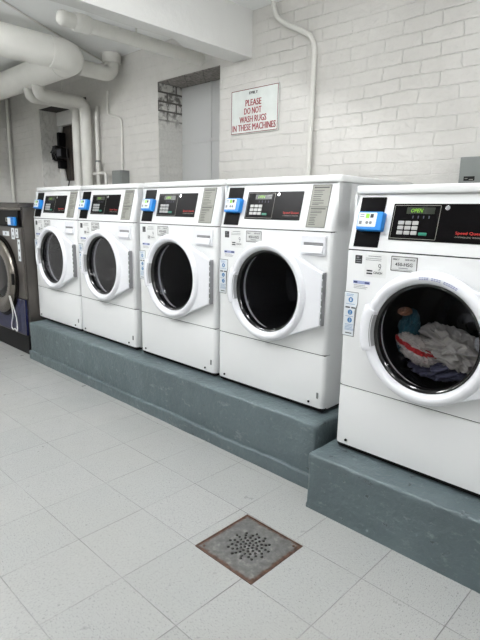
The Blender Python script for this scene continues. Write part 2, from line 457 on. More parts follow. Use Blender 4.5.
# far recess: lintel, dark sheet painted as the window's dark void, ragged plaster edge and a fan
t = thing('dark_opening', 'dark window opening deep in the far wall recess with ragged pale plaster edge', 'hatch', (0, 0, 0))
obj('dark_board', B(-4.33, -3.4, 1.965, 1.98, 1.2, 2.32), VOIDDK, t)  # backing sheet, darkness of the opening put into its colour
bm = bmesh.new(); box(bm, -4.33, -3.4, 1.90, 1.96, 2.245, 2.40, bev=.006); obj('lintel', bm, WALLP, t)
edge = [(-4.345, 1.2), (-4.345, 2.4), (-4.25, 2.4), (-4.26, 2.24), (-4.31, 2.14), (-4.335, 2.05), (-4.338, 1.98), (-4.33, 1.93), (-4.30, 1.84), (-4.25, 1.72), (-4.21, 1.6), (-4.2, 1.5), (-4.23, 1.35), (-4.2, 1.2)]
bm = bmesh.new(); prism(bm, edge, 0, .022, Matrix(((1,0,0,0),(0,0,1,1.925),(0,1,0,0),(0,0,0,1))), .003); obj('plaster_edge', bm, WALLP, t)
obj('ledge', B(-4.2, -3.4, 1.90, 1.96, 1.2, 1.615, bev=.006), WALLP, t)
for xx in (-4.13, -4.05, -3.97, -3.88): obj('batten', B(xx, xx+.02, 1.955, 1.965, 1.62, 2.245), simple('batten_wood', (88, 80, 72), .8), t)

t = thing('exhaust_fan', 'small black motor fan with a grey screened housing, mounted in the far wall recess', 'fan', (-4.22, 1.86, 1.93))
Mx = Matrix.Rotation(PI/2, 4, 'X')
bm = bmesh.new(); cyl(bm, .09, -.045, .045, Matrix.Translation((-.03, 0, 0)) @ Mx, 28, .012); obj('motor_housing', bm, BLACKM, t, True)
bm = bmesh.new(); box(bm, .02, .15, -.05, .04, -.06, .05, bev=.008); obj('control_housing', bm, BLACKM, t)
bm = bmesh.new(); box(bm, .04, .135, -.054, -.05, -.04, .035); obj('grille', bm, simple('grey_mesh', (74, 76, 82), .6), t)
for a in range(5):
    Mr = Matrix.Translation((-.03, -.05, 0)) @ Matrix.Rotation(a*2*PI/5, 4, 'Y') @ Matrix.Rotation(.5, 4, 'Z')
    bm = bmesh.new(); box(bm, -.02, .02, -.003, .003, .015, .082, Mr, .002, 1); obj('blade', bm, simple('fan_blade', (48, 48, 50), .4), t)
bm = bmesh.new(); box(bm, -.06, 0, 0, .09, -.17, -.07, bev=.01); obj('bracket', bm, BLACKM, t)
bm = bmesh.new(); box(bm, -.05, .0, .0, .09, .08, .24, bev=.01); obj('bracket', bm, BLACKM, t)
tag(obj('cable', T_([(-4.05, 1.87, 2.0), (-4.06, 1.87, 1.9), (-4.0, 1.87, 1.75), (-4.03, 1.87, 1.6), (-4.1, 1.86, 1.45)], .007, bend=.05), simple('cable_sheath', (60, 58, 56), .6)), 'thin dark cable dangling in the far recess beside the black fan', 'cable')

# pipes -----------------------------------------------------------------------
def pipe(label, path, r, bend, name='pipe', mat=PIPEW, n=24, group=None):
    o = obj(name, T_(path, r, bend=bend, n=n), mat, smooth=True, angle=50); return tag(o, label, 'pipe', group)
BP = simple('lagged_pipe_paint', (236, 235, 229), .5, var=.03, vs=5, bump=.003, bs=14)
t = thing('insulated_pipe', 'thick white lagged pipe turning a wide elbow under the ceiling at top left', 'pipe', (0, 0, 0))
bm = T_([(-2.42, YF+.002, 2.50), (-2.42, 1.13, 2.50), (XL+.002, 1.13, 2.50)], .1165, bend=.18, n=40); obj('lagging', bm, BP, t, True, 60)
bm = bmesh.new(); cyl(bm, .120, -.012, .012, Matrix.Translation((-2.42, .90, 2.50)) @ Matrix.Rotation(PI/2, 4, 'X'), 40, .003); obj('band', bm, BP, t, True)
bm = bmesh.new(); cyl(bm, .120, -.012, .012, Matrix.Translation((-2.66, 1.13, 2.50)) @ Matrix.Rotation(PI/2, 4, 'Y'), 40, .003); obj('band', bm, BP, t, True)
t = thing('elbow_pipe', 'white pipe behind the thick lagged one, turning up through a collar into the ceiling', 'pipe')
obj('pipe_run', T_([(-2.62, 1.26, 2.49), (-2.62, 1.59, 2.49), (-2.62, 1.59, CZ-.001)], .064, bend=.085, n=28), PIPEW, t, True, 50)
bm = bmesh.new(); lathe(bm, [(.067, .0), (.080, .0), (.083, .01), (.083, .075), (.080, .085), (.067, .085)], Matrix.Translation((-2.62, 1.59, CZ-.088)), 32, True); obj('collar', bm, PIPEW, t, True)
t = thing('coupled_pipe', 'white pipe with a fat coupling running to the wall just left of the ceiling beam', 'pipe')
obj('pipe_run', T_([(-1.53, .66, 2.45), (-1.53, YW, 2.45)], .046, n=24), PIPEW, t, True, 50)
bm = bmesh.new(); lathe(bm, [(.046, -.035), (.054, -.03), (.057, 0), (.057, .05), (.052, .075), (.046, .08)], Matrix.Translation((-1.53, .66, 2.45)) @ Matrix.Rotation(-PI/2, 4, 'X'), 28); obj('coupling', bm, PIPEW, t, True, 60)
bm = bmesh.new(); lathe(bm, [(0, -.125), (.02, -.123), (.035, -.115), (.044, -.10), (.046, -.08), (.044, -.05), (.046, .0)], Matrix.Translation((-1.53, .64, 2.45)) @ Matrix.Rotation(-PI/2, 4, 'X'), 28); obj('end_cap', bm, PIPEW, t, True, 60)
bm = bmesh.new(); cyl(bm, .006, .04, CZ-2.45, Matrix.Translation((-1.53, 1.1, 2.45)), 8); obj('hanger', bm, PIPEW, t)
# riser pipes in front of the far recess
pipe('leftmost white riser pipe crossing the front edge of the far recess', [(-3.325, 1.13, 2.45), (-3.325, 1.13, 2.32), (-3.325, 1.61, 2.32), (-3.325, 1.61, .0)], .05, .09)
pipe('thicker white riser pipe, middle of the three at the far recess', [(-3.135, 1.13, 2.45), (-3.135, 1.13, 2.315), (-3.135, 1.60, 2.315), (-3.135, 1.60, 0)], .056, .09)
pipe('thin white riser pipe, rightmost of the three at the far recess', [(-3.05, 1.69, 2.28), (-3.03, 1.66, 2.2), (-3.025, 1.66, .0)], .02, .06)
pipe('thin white hanger rod dropping from the ceiling to the riser pipes at the far recess', [(-3.24, 1.42, CZ), (-3.24, 1.42, 2.3)], .008, None, 'hanger_rod')
pipe('thin white pipe standing in the far left corner of the room', [(XL+.05, YW-.05, CZ), (XL+.05, YW-.05, 0)], .018, None)
pipe('slim white gas pipe kinking across the brick wall right of the red lettered sign', [(-.775, 1.675, CZ), (-.768, 1.675, 2.62), (-.735, 1.675, 2.56), (-.648, 1.675, 2.499), (-.526, 1.675, 2.44), (-.453, 1.675, 2.395), (-.418, 1.675, 2.325), (-.418, 1.675, 2.188), (-.428, 1.675, 1.4), (-.43, 1.675, .33)], .0165, .03)
pipe('thin conduit with an S bend dropping to the small dark junction box', [(-2.86, 1.685, 2.40), (-2.865, 1.685, 2.19), (-2.63, 1.685, 2.13), (-2.64, 1.685, 1.66)], .011, .05, 'conduit')
pipe('thin line of conduit slanting along the ceiling at top left', [(-1.9, .1, CZ-.008), (-2.28, .66, CZ-.008), (-2.9, 1.69, CZ-.008)], .007, None, 'conduit')
t = thing('water_valve', 'small white branch pipe with a tap handle near the grey box', 'valve', (-2.93, 1.62, 1.55))
obj('pipe_run', T_([(-.12, 0, .09), (.1, 0, .09), (.1, 0, -1.2)], .016, bend=.03), PIPEW, t, True, 50)
obj('riser', T_([(-.04, 0, .2), (-.04, 0, -1.2)], .017), PIPEW, t, True, 50)
bm = bmesh.new(); box(bm, -.07, -.01, -.012, .012, .195, .215, bev=.004); obj('tap_handle', bm, BOXG, t)

def ebox(name, label, cat, x0, x1, y0, z0, z1):
    t = thing(name, label, cat, (x0, y0, z0)); w, h = x1-x0, z1-z0
    obj('housing', B(0, w, 0, YW-y0, 0, h, bev=.004), BOXG, t)
    obj('cover', B(.004, w-.004, -.008, 0, .004, h-.004, bev=.003), BOXG, t)
    return t, w, h
ebox('junction_box', 'small dark grey junction box on the wall under the thin bent conduit', 'electrical box', -2.70, -2.545, 1.61, 1.40, 1.655)
t, w, h = ebox('electrical_box', 'grey electrical box on the brick wall above the nearest washing machine', 'electrical box', .603, .83, 1.6, 1.30, 1.588)
bm = bmesh.new(); box(bm, .03, .085, -.0095, -.008, .168, .19); obj('warning_label', bm, BLACKM, t)
bm = bmesh.new(); box(bm, .036, .05, -.0102, -.0095, .178, .181); box(bm, .058, .078, -.0102, -.0095, .172, .176); obj('label_print', bm, LABELG, [o for o in bpy.data.objects if o.name.startswith('warning_label')][0])

# the sign ---------------------------------------------------------------------
SX0, SX1, SZ0, SZ1 = -1.177, -.714, 1.853, 2.164
t = thing('wall_sign', 'white rectangular sign with red capitals asking not to wash rugs, on the brick wall', 'sign', (SX0, YW-.012, SZ0))
sw, sh = SX1-SX0, SZ1-SZ0
obj('board', B(0, sw, 0, .008, 0, sh, bev=.001, seg=1), SIGN, t)
me = flat([rrect(.004, sw-.004, .004, sh-.004, .004), rrect(.0095, sw-.0095, .0095, sh-.0095, .003)], .0008, FRONT, 0); obj('border', me, simple('border_red', (128, 84, 84), .6), t)
def st(s, fx0, fx1, ft, fb): return merge(*[text(s, fx0*sw+d, fx1*sw+d, sh*(1-fb), sh*(1-ft), FRONT, .0005+e) for d, e in ((-.0016, 0), (-.0008, .0001), (0, .0002), (.0008, .0003), (.0016, .0004))])
obj('lettering', merge(st('PLEASE', .325, .655, .25, .39), st('DO NOT', .30, .66, .43, .57), st('WASH RUGS', .20, .765, .61, .75), st('IN THESE MACHINES', .045, .955, .785, .93)), REDS, t)
obj('heading', st('EMILY', .40, .58, .08, .14), INK, t)

# plinths -------------------------------------------------------------------------
def concrete(name, label, x0, x1, y0, y1, h, toe=0, skew=0):
    bm = bmesh.new()
    nx, ny, nz = max(8, int((x1-x0)/.04)), 12, 9
    box(bm, 0, 1, 0, 1, 0, 1)
    bmesh.ops.subdivide_edges(bm, edges=[e for e in bm.edges if abs(e.verts[0].co.x-e.verts[1].co.x) > .5], cuts=nx, use_grid_fill=True)
    bmesh.ops.subdivide_edges(bm, edges=[e for e in bm.edges if abs(e.verts[0].co.y-e.verts[1].co.y) > .5], cuts=ny, use_grid_fill=True)
    bmesh.ops.subdivide_edges(bm, edges=[e for e in bm.edges if abs(e.verts[0].co.z-e.verts[1].co.z) > .5], cuts=nz, use_grid_fill=True)
    es = [e for e in bm.edges if len(e.link_faces) == 2 and e.calc_face_angle(0) > 1 and min(v.co.z for v in e.verts) > .01]
    for v in bm.verts:
        u = v.co.copy(); v.co = Vector((x0+u.x*(x1-x0)-skew*u.y*(1-u.x), y0+u.y*(y1-y0), u.z*h))
    bmesh.ops.bevel(bm, geom=es, offset=.012, segments=3, profile=.5, affect='EDGES')
    for v in bm.verts:
        p = v.co.copy()
        if p.z > .003:
            d = noise.noise(p*6)*.004+noise.noise(p*21)*.002
            if p.y < y0+.02: v.co.y += d
            if p.z > h-.02: v.co.z += -abs(noise.noise(p*17+Vector((3, 2, 1))))*.004
            if p.x < x0+.02 or p.x > x1-.02: v.co.x += d
        if toe and p.y < y0+.02 and p.z < .075+noise.noise((p.x*3, 0, 0))*.01: v.co.y -= toe
    return tag(obj(name, bm, PLINTH, smooth=True, angle=40), label, 'plinth')
H1P, H2P = .3244, .2636
pl = concrete('concrete_plinth', 'long blue-grey painted concrete plinth under the four farther white washers', -2.612, .431, .675, YW-.001, H1P, 0, .07)
bm = bmesh.new(); rows = []
for i in range(101):
    x = -2.605+3.028*i/100; h = .072+.007*noise.noise((x*2.5, 0, 0))+.003*noise.noise((x*14, 0, 0)); d = .003*noise.noise((x*5, 3, 0))
    rows.append([bm.verts.new((x, y, z)) for y, z in ((.685, 0), (.656+d, 0), (.656+d, h-.004), (.660+d, h), (.685, h+.001))])
for A, C in zip(rows, rows[1:]):
    for k in range(5): bm.faces.new((A[k], A[(k+1) % 5], C[(k+1) % 5], C[k]))
bm.faces.new(rows[0][::-1]); bm.faces.new(rows[-1])
obj('base_strip', bm, PLINTH, pl)
concrete('concrete_plinth', 'shorter blue-grey concrete plinth jutting forward at right under the nearest washer', .494, 3.2, .534, YW-.001, H2P)

# floor drain -----------------------------------------------------------------------
cx, cy = (DX0+DX1)/2, (DY0+DY1)/2; a = (DX1-DX0)/2
t = thing('floor_drain', 'square steel floor drain cover with round holes and rusty rim, set in the tiles', 'drain', (cx, cy, 0))
UPM = Matrix.Identity(4)
obj('frame', flat([rrect(-a, a, -a, a, .002), rrect(-a+.0055, a-.0055, -a+.0055, a-.0055, .002)], .012, UPM, -.009), RUST, t)
holes = [circ(0, 0, .0062, 12)]
for rr, k, off in ((.0175, 6, 0), (.034, 11, .2), (.0505, 15, .1), (.067, 15, 0), (.0815, 12, .35)):
    for i in range(k):
        q = off+2*PI*i/k; holes.append(circ(rr*math.cos(q), rr*math.sin(q), .0064, 12))
obj('grate', flat([rrect(-a+.007, a-.007, -a+.007, a-.007, .003)]+holes, .006, UPM, -.004), DRAIN, t)
bm = bmesh.new()
box(bm, -a, a, -a, a, -.1, -.095)
for q in ((-a, -a+.004, -a, a), (a-.004, a, -a, a), (-a, a, -a, -a+.004), (-a, a, a-.004, a)): box(bm, *q, -.095, -.009)
obj('sump', bm, DARK, t)
for sx, sy in ((1, 1), (-1, -1)):
    bm = bmesh.new(); cyl(bm, .006, .001, .0035, Matrix.Translation((sx*.125, sy*.125, 0)), 12, .001); obj('screw', bm, RUST, t)

# ------------------------------------------------------------------ white washers
W, DEP = .739, .76
CX, CZZ = .379, .571
def panel_plan(y1):
    r = .02; pts = [(0, y1)]
    for i in range(7): q = PI+i/6*PI/2; pts.append((r+r*math.cos(q), r+r*math.sin(q)))
    for i in range(7): q = 1.5*PI+i/6*PI/2; pts.append((W-r+r*math.cos(q), r+r*math.sin(q)))
    pts.append((W, y1)); return pts
def plan_panel(z0, z1, y1=.04, bev=.003):
    bm = bmesh.new(); prism(bm, panel_plan(y1), z0, z1, ID, bev); return bm

def make_washer():
    t = thing('washing_machine', 'x', 'washing machine', (0, 0, 0), None)
    # cabinet: five-sided shell, open at the front behind the panels
    bm = bmesh.new()
    box(bm, 0, .01, .04, DEP, .02, 1.105); box(bm, W-.01, W, .04, DEP, .02, 1.105)
    box(bm, .01, W-.01, DEP-.01, DEP, .02, 1.105); box(bm, .01, W-.01, .04, DEP-.01, .02, .03)
    box(bm, .01, W-.01, .04, DEP-.01, .872, .882)
    obj('cabinet', bm, WHITE, t)
    lp = obj('lower_panel', plan_panel(.026, ZP-.0025), WHITE, t, True, 30)
    for x in (.055, .655):
        bm = bmesh.new(); cyl(bm, .006, 0, .006, FRONT @ Matrix.Translation((x, .047, 0)), 14, .001); obj('screw', bm, BLACKM, lp)
    bm = bmesh.new(); box(bm, .7, .711, .075, .105, 0, .004, FRONT, .001, 1); obj('lock_tab', bm, BOXG, lp)
    bm = bmesh.new(); box(bm, .006, W-.006, .012, .05, .012, .026); box(bm, .01, W-.01, .012, DEP-.03, 0.006, .02); obj('underside_shade', bm, BLACKM, t)  # black filler painted as the shadow in the gap under the cabinet
    for x in (.05, W-.05):
        for y in (.06, DEP-.07):
            bm = bmesh.new(); cyl(bm, .02, 0, .02, Matrix.Translation((x, y, 0)), 14); obj('foot', bm, BLACKM, t)
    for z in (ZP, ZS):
        bm = bmesh.new(); box(bm, .006, W-.006, .006, .035, z-.007, z+.007); obj('gap_shade_strip', bm, GAP, t)  # dark strip added so each panel gap reads as shaded
    # front panel with its round port cut out
    fp = obj('front_panel', plan_panel(ZP+.0025, ZS-.0025), WHITE, t, True, 30)
    cut = obj('cut', B(0, 0.001, 0, 0.001, 0, 0.001), WHITE)
    bm = bmesh.new(); cyl(bm, .212, -.1, .1, Matrix.Translation((CX, 0, CZZ)) @ Matrix.Rotation(PI/2, 4, 'X'), 64); bm.to_mesh(cut.data); bm.free()
    md = fp.modifiers.new('port', 'BOOLEAN'); md.object = cut; md.operation = 'DIFFERENCE'; md.solver = 'EXACT'
    dg = bpy.context.evaluated_depsgraph_get(); dg.update()
    nm = bpy.data.meshes.new_from_object(fp.evaluated_get(dg)); fp.modifiers.clear(); fp.data = nm
    bpy.data.objects.remove(cut)
    # console wedge + recessed face
    bm = bmesh.new()
    prof = [(.0, ZS+.0025), (.0, ZS+.006), ((1.105-ZS)*SL, 1.105), (.14, 1.105), (.14, ZS+.002)]
    r = .018; seg = 5; cols = []
    for i in range(seg+1): q = i/seg*PI/2; cols.append((r-r*math.sin(q) if False else r*(1-math.cos(PI/2-q)) if False else r-r*math.sin(q), r-r*math.cos(q)))
    # cols: from flat front (x=r, y=0) to the side (x=0, y=r)
    xs = [(c[0], c[1]) for c in cols][::-1] + [(W-c[0], c[1]) for c in cols]
    rings = []
    for x, dy in xs:
        rings.append([bm.verts.new((x, y+(dy if i < 3 else 0), z)) for i, (y, z) in enumerate(prof)])
    for A, C in zip(rings, rings[1:]):
        for k in range(5): bm.faces.new((A[k], A[(k+1) % 5], C[(k+1) % 5], C[k]))
    bm.faces.new(rings[0][::-1]); bm.faces.new(rings[-1])
    obj('console', bm, WHITE, t, True, 30)
    # lid
    bm = bmesh.new(); prism(bm, [(-.001, .06), (.004, .048), (.016, .040), (W-.016, .040), (W-.004, .048), (W+.001, .06), (W+.001, DEP), (-.001, DEP)], 1.107, 1.140, ID, .007, 3)
    obj('lid', bm, LIDW, t, True, 40)
    # black payment strip with card reader
    obj('payment_strip', flat([rrect(.030, .140, sv(.896), sv(1.093), .003)], .004, SLOPE, 0, .001, 1), BLACKP, t)
    cr = obj('card_reader', flat([rrect(.036, .148, sv(.957), sv(1.030), .007)], .030, SLOPE, .003, .005, 3), BLUE, t, True, 40)
    obj('reader_label', flat([rrect(.041, .122, sv(.970), sv(1.025), .004)], .0012, SLOPE, .0328), LABELW, cr)
    bm = bmesh.new(); box(bm, .074, .090, sv(1.003), sv(1.021), .034, .0346, SLOPE); obj('reader_display', bm, LGREEN, cr)
    bm = bmesh.new(); box(bm, .094, .108, sv(1.005), sv(1.020), .034, .0346, SLOPE); obj('reader_lens', bm, INK, cr)
    for y in (1.017, 1.009):
        bm = bmesh.new(); lines(bm, .048, .068, [sv(y)], SLOPE, .034, .003); obj('reader_print', bm, INKG, cr)
    bm = bmesh.new(); box(bm, .048, .060, sv(.979), sv(.992), .034, .0346, SLOPE); obj('reader_icon', bm, INKG, cr)
    for x in (.083, .099):
        bm = bmesh.new(); cyl(bm, .0065, .034, .0346, SLOPE @ Matrix.Translation((x, sv(.986), 0)), 12); obj('reader_icon', bm, INKG, cr)
    cr.location.x = .007
    # control panel
    cp = obj('control_panel', flat([rrect(.178, .541, sv(.930), sv(1.068), .003)], .004, SLOPE, 0, .001, 1), BLACKP, t)
    obj('outline', flat([rrect(.184, .366, sv(.936), sv(1.062), .003), rrect(.1855, .3645, sv(.9375), sv(1.0605), .002)], .0006, SLOPE, .004), LABELG, cp)
    obj('display_window', flat([rrect(.235, .345, sv(1.030), sv(1.054), .002)], .0006, SLOPE, .004), LEDDIM, cp)
    obj('display_digits', text('OPEN', .252, .300, sv(1.035), sv(1.049), SLOPE, .0042, .0008, 0, True), LED, cp)
    bm = bmesh.new()
    for i in range(4): box(bm, .262+i*.021, .266+i*.021, sv(1.013), sv(1.023), .004, .0046, SLOPE)
    obj('status_marks', bm, simple('dim_marks', (64, 66, 84), .5), cp)
    for i in range(3):
        for j in range(3):
            obj('button', flat([rrect(.210+i*.0285, .2335+i*.0285, sv(.9515+j*.0185), sv(.9655+j*.0185), .002)], .004, SLOPE, .0035, .001, 1), SILV, cp)
    obj('start_button', flat([rrect(.298, .330, sv(.950), sv(.961), .002)], .004, SLOPE, .0035, .001, 1), GREENB, cp)
    bm = bmesh.new(); cyl(bm, .009, .003, .009, SLOPE @ Matrix.Translation((.392, sv(1.052), 0)), 20, .001); obj('key_lock', bm, CHROME, cp)
    obj('brand_lettering', text('Speed Queen', .435, .532, sv(.957), sv(.970), SLOPE, .0042, bold=.0), RED, cp)
    obj('subtitle_lettering', text('COMMERCIAL WASHER', .435, .532, sv(.948), sv(.953), SLOPE, .0042), LABELG, cp)
    # instruction plate
    ip = obj('instruction_plate', flat([rrect(.586, .694, sv(.899), sv(1.097), .003)], .0025, SLOPE, 0), simple('plate_edge', (96, 96, 92), .5), t)
    obj('plate_face', merge(flat([rrect(.590, .690, sv(.9965), sv(1.093), .002)], .0006, SLOPE, .0025), flat([rrect(.590, .690, sv(.903), sv(.9925), .002)], .0006, SLOPE, .0025)), LABELG, ip)
    random.seed(3); bm = bmesh.new()
    box(bm, .598, .682, sv(1.080), sv(1.086), .0031, .0036, SLOPE); box(bm, .598, .682, sv(.983), sv(.988), .0031, .0036, SLOPE)
    lines(bm, .600, .665, [sv(z) for z in (1.070, 1.062, 1.051, 1.042, 1.031, 1.023, 1.012, 1.005)], SLOPE, .0031, .0028, .5)
    lines(bm, .600, .670, [sv(z) for z in (.975, .968, .957)], SLOPE, .0031, .0028, .4)
    lines(bm, .600, .640, [sv(z) for z in (.946, .938, .930, .921, .913)], SLOPE, .0031, .0028, .3)
    obj('plate_print', bm, simple('plate_ink', (70, 70, 68), .6), ip)
    # drawer
    dr = obj('detergent_drawer', flat([rrect(.572, .714, .770, .866, .006)], .009, FRONT, -.001, .004, 3), DOORW, t, True, 40)
    obj('drawer_recess', flat([rrect(.588, .700, .816, .832, .003)], .0006, FRONT, .008), simple('recess_grey', (128, 128, 130), .5), dr)
    bm = bmesh.new(); prism(bm, [(.0, .0), (.014, 0), (.006, .030), (0, .034)], .586, .702, Matrix(((0,0,1,0),(-1,0,0,-.008),(0,1,0,.784),(0,0,0,1))), .002); obj('drawer_grip', bm, DOORW, dr, True, 30)
    # stickers
    bm = bmesh.new(); obj('energy_label', flat([rrect(.044, .076, .828, .862, .001)], .0006, FRONT, 0), INK, t)
    bm = bmesh.new(); box(bm, .048, .072, .843, .846, .0006, .001, FRONT); box(bm, .050, .062, .850, .856, .0006, .001, FRONT); box(bm, .050, .070, .834, .8375, .0006, .001, FRONT)
    obj('label_print', bm, INKG, bpy.data.objects[[o.name for o in t.children if o.name.startswith('energy_label')][-1]] if t.children else t)
    nl = obj('notice_label', flat([rrect(.090, .186, .778, .872, .002)], .0005, FRONT, 0), simple('notice_paper', (222, 223, 222), .5), t)
    bm = bmesh.new(); random.seed(5)
    lines(bm, .104, .165, [.862], FRONT, .0005, .0026, .1); lines(bm, .093, .175, [.853, .846], FRONT, .0005, .0018, .2)
    obj('notice_print', bm, INKG, nl)
    for z in (.800, .789):
        bm = bmesh.new(); box(bm, .100, .126, z, z+.006, .0005, .001, FRONT); obj('notice_block', bm, INK, nl)
    obj('notice_number', text('9', .150, .164, .806, .834, FRONT, .0005), INKG, nl)
    obj('notice_name', text('CINCH', .131, .170, .792, .802, FRONT, .0005, bold=.02), INK, nl)
    rp = obj('rating_plate', flat([rrect(.204, .312, .812, .870, .003)], .0012, FRONT, 0), simple('plate_edge', (96, 96, 92), .5), t)
    obj('rating_face', flat([rrect(.2075, .3085, .8155, .8665, .003)], .0006, FRONT, .001), simple('plate_face_white', (205, 206, 205), .45), rp)
    obj('rating_text', merge(text('450-HSG', .223, .294, .832, .846, FRONT, .0016, bold=.015), text('EMILY', .212, .240, .855, .861, FRONT, .0016, bold=.02), text('SERVICE', .262, .303, .855, .861, FRONT, .0016, bold=.02)), INK, rp)
    bm = bmesh.new(); lines(bm, .238, .280, [.825], FRONT, .0016, .003, .1); lines(bm, .212, .300, [.819], FRONT, .0016, .0014, .1); obj('rating_print', bm, INKG, rp)
    ub = obj('warning_strip', flat([rrect(.041, .119, .745, .758, .001)], .0006, FRONT, 0), simple('strip_lilac', (150, 160, 196), .5), t)
    bm = bmesh.new(); box(bm, .044, .061, .748, .755, .0006, .001, FRONT); box(bm, .095, .116, .748, .755, .0006, .001, FRONT); obj('strip_blocks', bm, INKN, ub)
    bm = bmesh.new(); lines(bm, .045, .110, [.739, .733, .727], FRONT, .0001, .0018, .2); obj('strip_text', bm, INKG, ub)
    us = obj('usage_sticker', flat([[(.004, .517), (.060, .517), (.060, .527), (.066, .64), (.070, .66), (.070, .708), (.004, .708)]], .0009, FRONT, 0), simple('plate_edge2', (108, 110, 108), .5), t)
    obj('sticker_face', flat([[(.0045, .520), (.0565, .520), (.0565, .63), (.067, .66), (.067, .705), (.0045, .705)]], .0005, FRONT, .0009), LABELW, us)
    for q, zz in enumerate((.674, .621, .587)):
        bm = bmesh.new(); cyl(bm, .011, .0014, .0019, FRONT @ Matrix.Translation((.036, zz, 0)), 20); obj('step_dot', bm, INKB, us)
        bm = merge(text('123'[q], .0325, .0395, zz-.006, zz+.006, FRONT, .0016, .0008)); obj('step_number', bm, LABELW, us)
    bm = bmesh.new(); box(bm, .012, .034, .638, .644, .0014, .0018, FRONT); box(bm, .040, .060, .638, .644, .0014, .0018, FRONT); lines(bm, .018, .050, [.531], FRONT, .0014, .004, .05); obj('sticker_print', bm, INK, us)
    bm = bmesh.new(); lines(bm, .014, .058, [.697, .691, .656, .603, .568, .562, .556, .550, .545], FRONT, .0014, .0016, .3); obj('sticker_text', bm, INKB, us)
    # door: round ring flowing into a flat hinge plate
    R0 = .250; corner = [(.722, .444), (.722, .698)]
    def tang(px, py, sgn):
        dx, dy = px-CX, py-CZZ; d = math.hypot(dx, dy); base = math.atan2(dy, dx); return base+sgn*math.acos(R0/d)
    a0, a1 = tang(*corner[1], 1), tang(*corner[0], -1)
    pts = [(.722, .450), (.722, .692), (.716, .698)]; N = 60
    a1 += 2*PI
    for i in range(N+1): q = a0+(a1-a0)*i/N; pts.append((CX+R0*math.cos(q), CZZ+R0*math.sin(q)))
    pts.append((.716, .444))
    MD = FRONT
    plate = flat([pts, circ(CX, CZZ, .213, 72)], .034, MD, .004, .007, 4)
    ring = bmesh.new()
    MR = FRONT @ Matrix.Translation((CX, CZZ, 0))
    lathe(ring, [(.254, .008), (.257, .022), (.2555, .036), (.249, .047), (.239, .0535), (.229, .055), (.220, .051), (.213, .043), (.208, .032), (.207, .01), (.210, .004), (.247, .004)], MR, 96, True)
    dd = obj('door', merge(plate, ring), DOORW, t, True, 42)
    # handle: raised lobe of the ring on the left with cut ends
    bm = bmesh.new()
    prof = [(.212, .038), (.215, .054), (.224, .060), (.246, .060), (.264, .050), (.272, .036), (.272, .008), (.212, .008)]
    rings = []
    for i in range(19):
        q = math.radians(158+(200-158)*i/18+ (0)); e = 0 if 0 < i < 18 else -.003
        rings.append([bm.verts.new(MR @ Vector(((r_+e)*math.cos(q), (r_+e)*math.sin(q), h_+e))) for r_, h_ in prof])
    for A, C in zip(rings, rings[1:]):
        for k in range(len(prof)): bm.faces.new((A[k], A[(k+1) % len(prof)], C[(k+1) % len(prof)], C[k]))
    bm.faces.new(rings[0][::-1]); bm.faces.new(rings[-1])
    obj('handle', bm, DOORW, dd, True, 40)
    bm = bmesh.new()
    prof = [(.209, .03), (.213, .045), (.220, .055), (.2205, .048), (.214, .03)]
    rings = []
    for i in range(17):
        q = math.radians(162+(197-162)*i/16); rings.append([bm.verts.new(MR @ Vector((r_*math.cos(q)*.995, r_*math.sin(q)*.995, h_+.003))) for r_, h_ in prof])
    for A, C in zip(rings, rings[1:]):
        for k in range(5): bm.faces.new((A[k], A[(k+1) % 5], C[(k+1) % 5], C[k]))
    bm.faces.new(rings[0][::-1]); bm.faces.new(rings[-1])
    obj('latch_plate', bm, HINGE, dd, True)
    bm = bmesh.new(); lathe(bm, [(.2085, .034), (.2085, .012), (.194, .006), (.192, .014), (.196, .026), (.202, .032)], MR, 80, True); obj('rim_gasket', bm, RUBBER, dd, True)
    bm = bmesh.new()
    gp = [(0, .019), (.06, .0188), (.12, .0185), (.17, .018), (.189, .017)]
    lathe(bm, gp+[(.195, .017), (.195, .012), (.189, .012), (.17, .011), (.12, .0105), (0, .010)], MR, 64); obj('door_glass', bm, GLASS, dd, True, 60)
    hg = obj('hinge', B(.719, .7245, .444, .698, .004, .030, M=FRONT, bev=.001, seg=1), HINGE, dd)
    for k in range(8):
        bm = bmesh.new(); z = .452+k*.031; cyl(bm, .0038, z, z+.022, Matrix.Translation((.7235, -.032, 0)), 10, .0005); obj('knuckle', bm, BOXG if k % 2 else HINGE, hg)
    # tub
    MI = Matrix.Translation((CX, 0, CZZ)) @ Matrix.Rotation(-PI/2, 4, 'X')   # +h goes into the machine
    bm = bmesh.new(); lathe(bm, [(.212, .004), (.205, .018), (.214, .030), (.222, .045), (.214, .058), (.218, .07), (.232, .075), (.232, .006)], MI, 64, True); obj('door_boot', bm, RUBBER, t, True)
    bm = bmesh.new(); lathe(bm, [(.220, .078), (.255, .085), (.262, .10), (.262, .42), (.25, .438), (.19, .44), (.18, .415), (.165, .412), (.155, .435), (.11, .437), (.10, .41), (.09, .408), (.08, .43), (.05, .425), (.045, .39), (0, .385)], MI, 72)
    rr = lathe(bm, [(.223, .074), (.262, .079), (.27, .10), (.27, .43), (.25, .445), (0, .455)], MI, 72)
    du = obj('drum', bm, DRUM, t, True, 40)
    for k in range(3):
        q = math.radians(20+120*k); Mq = MI @ Matrix.Rotation(q, 4, 'Z')
        bm = bmesh.new(); prism(bm, [(.262, -.035), (.262, .035), (.205, .012), (.200, 0), (.205, -.012)], .11, .41, Mq, .004); obj('lifter', bm, DRUM, du, True, 40)
    return t

